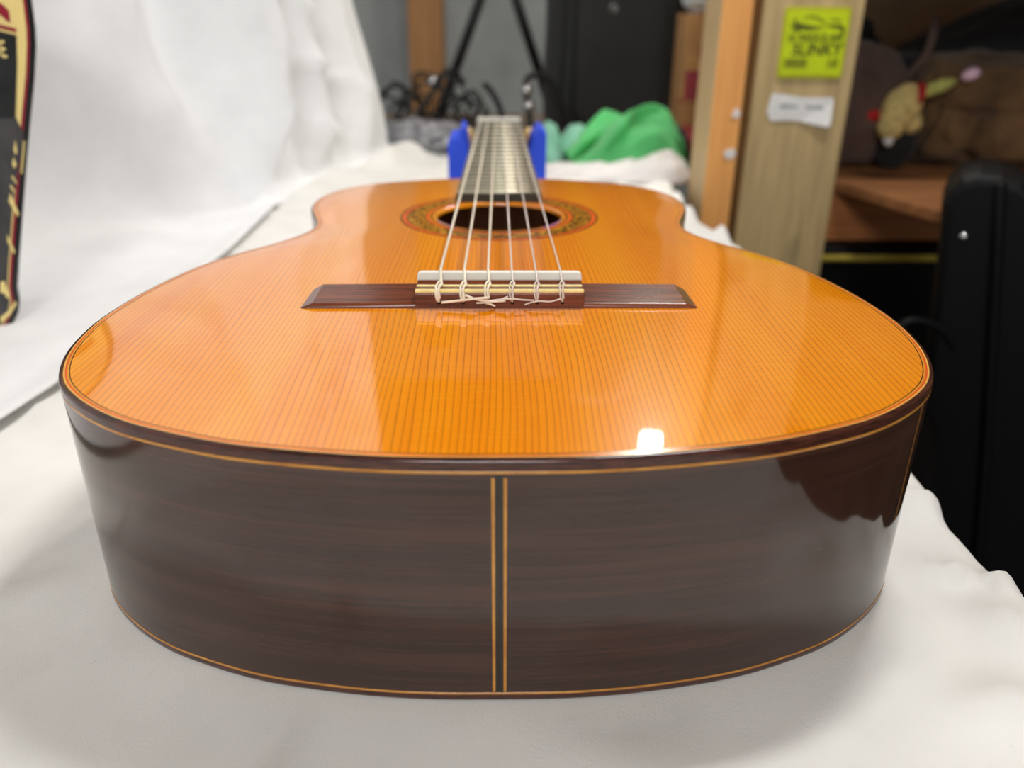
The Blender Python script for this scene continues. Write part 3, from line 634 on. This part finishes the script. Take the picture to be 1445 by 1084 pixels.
mb.f += [tuple(reversed(range(nseg))), tuple((len(zs)-1)*nseg+k for k in range(nseg))]; mb.mi += [0, 0]
mb.build('bag_body', 'gig', GB)
pk_ = rrect(.17, .34, .03, 5, .236, .20); MB().prism(pk_, lambda u, v_, d: Vector((u, 1.500-d, v_)), .014, -.01).build('pocket', 'gig', GB, False, .008, 3)
MB().tube([Vector((u, 1.488, v_)) for u, v_ in rrect(.175, .345, .03, 5, .236, .20)], .0035, 6, 0, 0, True).build('zip', 'rubber', GB)
for dx in (-.112, .108): MB().tube([(.236+dx, 1.508, .02), (.236+dx*.98, 1.497, .2), (.236+dx*.95, 1.50, .6)], .004, 6, 6).build('piping', 'rubber', GB)
q = at(866, 12, 1.483); MB().tube([q+Vector((.006*math.cos(a), 0, .006*math.sin(a))) for a in [2*math.pi*k/16 for k in range(16)]], .0012, 6, 0, 0, True).build('badge_ring', 'chrome', GB)
# cardboard box and the white bundle
BX = empty('cardboard_box', (.42, 1.425, 0), 'brown cardboard box with magenta print behind the pale orange stud', 'box')
MB().box((.418, 1.425, .115), (.15, .10, .228)).build('carton', 'card', BX, False, .002)
MB().box((.418, 1.425, .2300), (.148, .098, .0025)).build('top_flap', 'card', BX, False)
for px0, px1, py0, py1 in ((968, 1000, 101, 140), (996, 1006, 50, 96)):
    a = at(px0, py0, 1.375); b = at(px1, py1, 1.375); mb = MB()
    if py0 > 60:
        for r_ in range(4):
            z1 = a.z-(a.z-b.z)*(r_/4); z0 = a.z-(a.z-b.z)*((r_+.78)/4); mb.box(((a.x+b.x)/2, 1.3748, (z0+z1)/2), (b.x-a.x, .0008, z1-z0))
        mb.box((a.x-.003+.02, 1.3748, b.z-.003), (b.x-a.x+.01, .0008, .003))
    else: mb.prism(arc_band([(a.x+.014, a.z), (a.x, (a.z+b.z)/2), (a.x+.012, b.z)], .009), lambda u, v_, d: Vector((u, d, v_)), 1.3744, 1.3755)
    mb.build('magenta_print', 'magenta', BX, False)
tag(blob((.412, 1.425, .262), (.065, .05, .032), .3, 2, 8, 4, 1, .2315).build('white_bundle', 'plaster_white'), 'crumpled white bundle lying on top of the cardboard box', 'bundle')
# cloths
gm = MB()
def cloth_heap(name, mat, prof, y0, dep, seed, label, amp=.02):
    # a draped heap: a ridge line from the silhouette, falling forward and back with folds
    nu, nv = 60, 40; mb = MB(); xs0, xs1 = prof[0][0], prof[-1][0]
    for i in range(nu+1):
        x = xs0+(xs1-xs0)*i/nu; h = max(.003, interp(x, prof))
        for j in range(nv+1):
            a = math.pi*j/nv; cy = math.cos(a); cz = max(0, math.sin(a))**.7
            f_ = amp*(1-2*abs(nz(x*15+seed, cy*1.8+x*7+seed*.3, cz*1.6)))+amp*.3*nz(x*34, cy*3, seed)
            mb.v.append(Vector((x+.3*f_*cy, y0-cy*dep*(.55+.45*h/max(b for _, b in prof))-f_*.8*(1 if cy > 0 else -.2), max(.001, h*cz+f_*.55*cz))))
    for i in range(nu):
        for j in range(nv): a = i*(nv+1)+j; mb.f.append((a, a+1, a+nv+2, a+nv+1)); mb.mi.append(0)
    return tag(mb.build(name, mat, None, True, 0, 2, .002), label, 'cloth')
cloth_heap('green_cloth', 'green_cloth', [(.112, .004), (.135, .024), (.160, .045), (.180, .068), (.205, .079), (.240, .080), (.268, .072), (.284, .050), (.290, .028), (.294, .004)], 1.17, .10, 2.3, 'crumpled green cloth heaped behind the guitar', .034)
cloth_heap('teal_cloth', 'teal_cloth', [(.066, .004), (.072, .040), (.085, .056), (.097, .050), (.106, .020), (.110, .004)], 1.22, .05, 5.1, 'pale teal cloth bunched upright beside the blue cradle', .010)
cloth_heap('teal_cloth', 'teal_cloth', [(.100, .004), (.112, .028), (.128, .046), (.146, .048), (.160, .030), (.166, .004)], 1.245, .05, 9.4, 'pale teal cloth tucked against the green cloth', .010)
cloth_heap('white_cloth', 'bunched', [(.058, .002), (.09, .012), (.13, .012), (.17, .016), (.20, .022), (.235, .034), (.262, .036), (.285, .022), (.298, .002)], 1.06, .07, 7.2, 'bunched white cloth in front of the green cloth', .008)
cloth_heap('red_cloth', 'red_cloth', [(.318, .003), (.326, .028), (.345, .036), (.37, .034), (.385, .02), (.39, .003)], 1.33, .05, 3.3, 'dark red cloth at the foot of the cardboard box', .008)
tag(blob((.305, 1.235, .022), (.022, .05, .03), .3, 2, 5, 4, 1, .001).build('black_pouch', 'black_cloth'), 'small black pouch between the green cloth and the cardboard box', 'pouch')
tag(MB().box((.396, 1.45, -.022), (.184, .34, .036)).build('side_board', 'tabletop', None, False, .003), 'board extending the table top under the box and red cloth', 'board')

# ================================================================== shelf bay at the right
SZ = .004
SH = empty('storage_shelf', (.85, 1.2, fz), 'rough timber storage shelf behind the broad post', 'shelf')
MB().prism([(.506, 1.0), (.559, .800), (1.25, .800), (1.25, 1.6), (.515, 1.6), (.515, 1.2)], lambda u, v_, d: Vector((u, v_, d)), SZ-.011, SZ).build('shelf_board', ['plank'], SH, False, .001)
MB().prism([(.504, 1.0), (.557, .798), (1.25, .798), (1.25, .7985), (.5574, .7990), (.5055, 1.001)], lambda u, v_, d: Vector((u, v_, d)), SZ-.013, SZ-.002).build('edge_band', 'plank', SH, False)
MB().box((.87, 1.02, -.049), (.76, .038, .078)).build('front_rail', 'rail', SH, False, .002)
MB().box((.87, 1.58, -.049), (.76, .038, .078)).build('rear_rail', 'rail', SH, False, .002)
MB().box((.86, 1.62, .30), (.80, .018, 1.4)).build('back_panel', 'panel', SH, False)
MB().box((.87, 1.245, .33), (.78, .75, .02)).build('shade_board', 'plank', SH, False)  # unseen board above the frame, added to shade the shelf
for x, y in ((1.22, .85), (1.22, 1.56), (.55, 1.55)): MB().box((x, y, (fz+.9)/2), (.06, .04, .9-fz)).build('shelf_post', 'stud_wood', SH, False, .002)
# brown canvas bag
BG = empty('canvas_bag', (.78, 1.17, SZ), 'slumped brown canvas bag with flap and straps on the timber shelf', 'bag')
blob((.785, 1.18, .085), (.115, .10, .085), .16, 1.9, 7, 5, .7, SZ).build('bag_body', 'canvas', BG)
blob((.785, 1.135, .125), (.10, .075, .040), .2, 2.2, 12, 4, .75).build('flap', 'canvas', BG)
blob((.80, 1.085, .060), (.055, .030, .036), .15, 2, 3, 4, .6, SZ).build('pocket', 'canvas', BG)
MB().tube([(.69, 1.12, .03), (.70, 1.09, .09), (.705, 1.12, .15), (.71, 1.2, .165)], .009, 8, 6).build('strap', 'canvas', BG)
MB().tube([(.86, 1.11, .02), (.865, 1.08, .09), (.86, 1.12, .155), (.86, 1.2, .165)], .009, 8, 6).build('strap', 'canvas', BG)
# sack
SK = empty('cloth_sack', (.565, 1.16, SZ), 'dull brown cloth sack slumped on the shelf beside the broad post', 'sack')
blob((.570, 1.17, .095), (.082, .09, .092), .12, 1.8, 21, 5, .8, SZ).build('sack_body', 'sack', SK)
c = at(1230, 163, 1.08); tag(blob((c.x, 1.083, c.z), (.014, .012, .010), .2, 2, 3, 3).build('patch', 'plushred', SK), 'dark red patch')
# plush toy
PT = empty('plush_toy', (.635, 1.08, SZ), 'cream plush toy with a red collar lying on the shelf', 'toy')
def bl(px, py, y, rad, m_, nm, par, rot=None, amp=.1): return blob(at(px, py, y), rad, amp, 2, px*.1, 4, 1, None, True, rot).build(nm, m_, par)
ry = Matrix.Rotation(R(-22), 3, 'Y')
bl(1272, 152, 1.07, (.026, .026, .036), 'plushfur', 'head', PT, Matrix.Rotation(R(25), 3, 'Y'))
bl(1257, 178, 1.06, (.018, .02, .020), 'plushfur', 'muzzle', PT)
bl(1284, 172, 1.075, (.017, .02, .018), 'plushfur', 'ear', PT)
bl(1293, 134, 1.065, (.008, .022, .018), 'plushred', 'collar', PT, Matrix.Rotation(R(15), 3, 'Y'))
bl(1321, 124, 1.07, (.030, .012, .0095), 'plushgreen', 'arm', PT, ry)
bl(1254, 197, 1.055, (.007, .008, .010), 'paper', 'foot', PT)
bl(1262, 200, 1.10, (.030, .035, .040), 'black_cloth', 'body', PT)
tag(bl(1370, 105, 1.06, (.013, .010, .0085), 'pink', 'pink_tag', None, ry), 'small pink tag lying on top of the brown canvas bag', 'tag')
# black jacket over the bag
JK = empty('black_jacket', (.80, 1.30, .14), 'black jacket heaped above the brown canvas bag', 'jacket')
blob((.845, 1.33, .165), (.175, .10, .060), .16, 1.8, 31, 5, .85, None, True, Matrix.Rotation(R(-24), 3, 'Y')).build('garment', 'black_cloth', JK)
blob((.69, 1.24, .125), (.055, .06, .045), .2, 2, 13, 4).build('sleeve', 'black_cloth', JK)
MB().tube([at(1272, 118, 1.14), at(1290, 98, 1.14), at(1308, 75, 1.15), at(1316, 52, 1.16), at(1320, 30, 1.2)], .006, 8, 6).build('strap', 'sack', JK)
tag(blob((.60, 1.33, .16), (.07, .06, .07), .25, 2, 17, 4).build('dark_bundle', 'black_cloth'), 'dark cloth bundle behind the brown sack', 'bundle')
# under the shelf: black case with yellow piping
CS = empty('piped_case', (.66, 1.0, fz), 'black fabric case with a yellow piping line under the shelf', 'case')
MB().box((.68, 1.10, -.435), (.44, .26, .69)).build('case_body', 'black_vinyl', CS, False, .012, 3)
tag(MB().tube([(.462, .968, -.1065), (.898, .968, -.1065)], .0055, 8).build('piping', 'yellow_piping', CS), 'yellow piping')
# tall hard case
HCS = empty('hard_case', (.60, .62, fz), 'tall black hard instrument case leaning by the table corner', 'case')
rotc = Matrix.Rotation(R(-28), 3, 'Z') @ Matrix.Rotation(R(-10), 3, 'Y')
hn = rotc @ Vector((0, 1, 0)); hA = at(1327, 320, .60)
def on_case(px, py):
    d = rt*(px-722.5)/FPX + up*(542-py)/FPX + fw; return CAM+d*((hA-CAM).dot(hn)/d.dot(hn))
hc0 = hA.copy()
def hl(px, py): q = rotc.transposed() @ (on_case(px, py)-hc0); return (q.x, q.z)
def hc(u, v_, d): return rotc @ Vector((u, d, v_)) + hc0
top_ = [hl(1478, 300), hl(1470, 275), hl(1445, 258), hl(1415, 248), hl(1385, 246), hl(1358, 252), hl(1338, 268), hl(1328, 292), hl(1327, 320)]
vb = (fz+.03-hc0.z)/math.cos(R(10))
hp = [(-.055, vb), (.17, vb)]+top_
MB().prism(hp, hc, .11, 0).build('case_body', 'black_vinyl', HCS, False, .012, 4)
MB().tube([hc(*hl(1412, 258), -.001), hc(*hl(1409, 320), -.004), hc(*hl(1402, 450), -.004), hc(*hl(1390, 650), -.004), hc(*hl(1370, 900), -.004)], .0055, 10, 6).build('valance', 'black_vinyl', HCS)
MB().tube([hc(*hl(1360, 334), -.003), hc(*hl(1360, 334), .008)], .0040, 12).build('rivet', 'chrome', HCS)
# soft case between the table and the hard case
SB = empty('soft_case', (.42, .58, fz), 'black soft case standing low between the table and the hard case', 'case')
blob((.395, .58, -.44), (.085, .13, .345), .05, 1.5, 6, 5, .7, fz).build('case_body', 'black_vinyl', SB)
MB().tube([at(1262, 470, .5), at(1280, 454, .5), at(1305, 455, .5), at(1330, 468, .5), at(1345, 490, .5)], .004, 8, 6).build('handle', 'black_vinyl', SB)
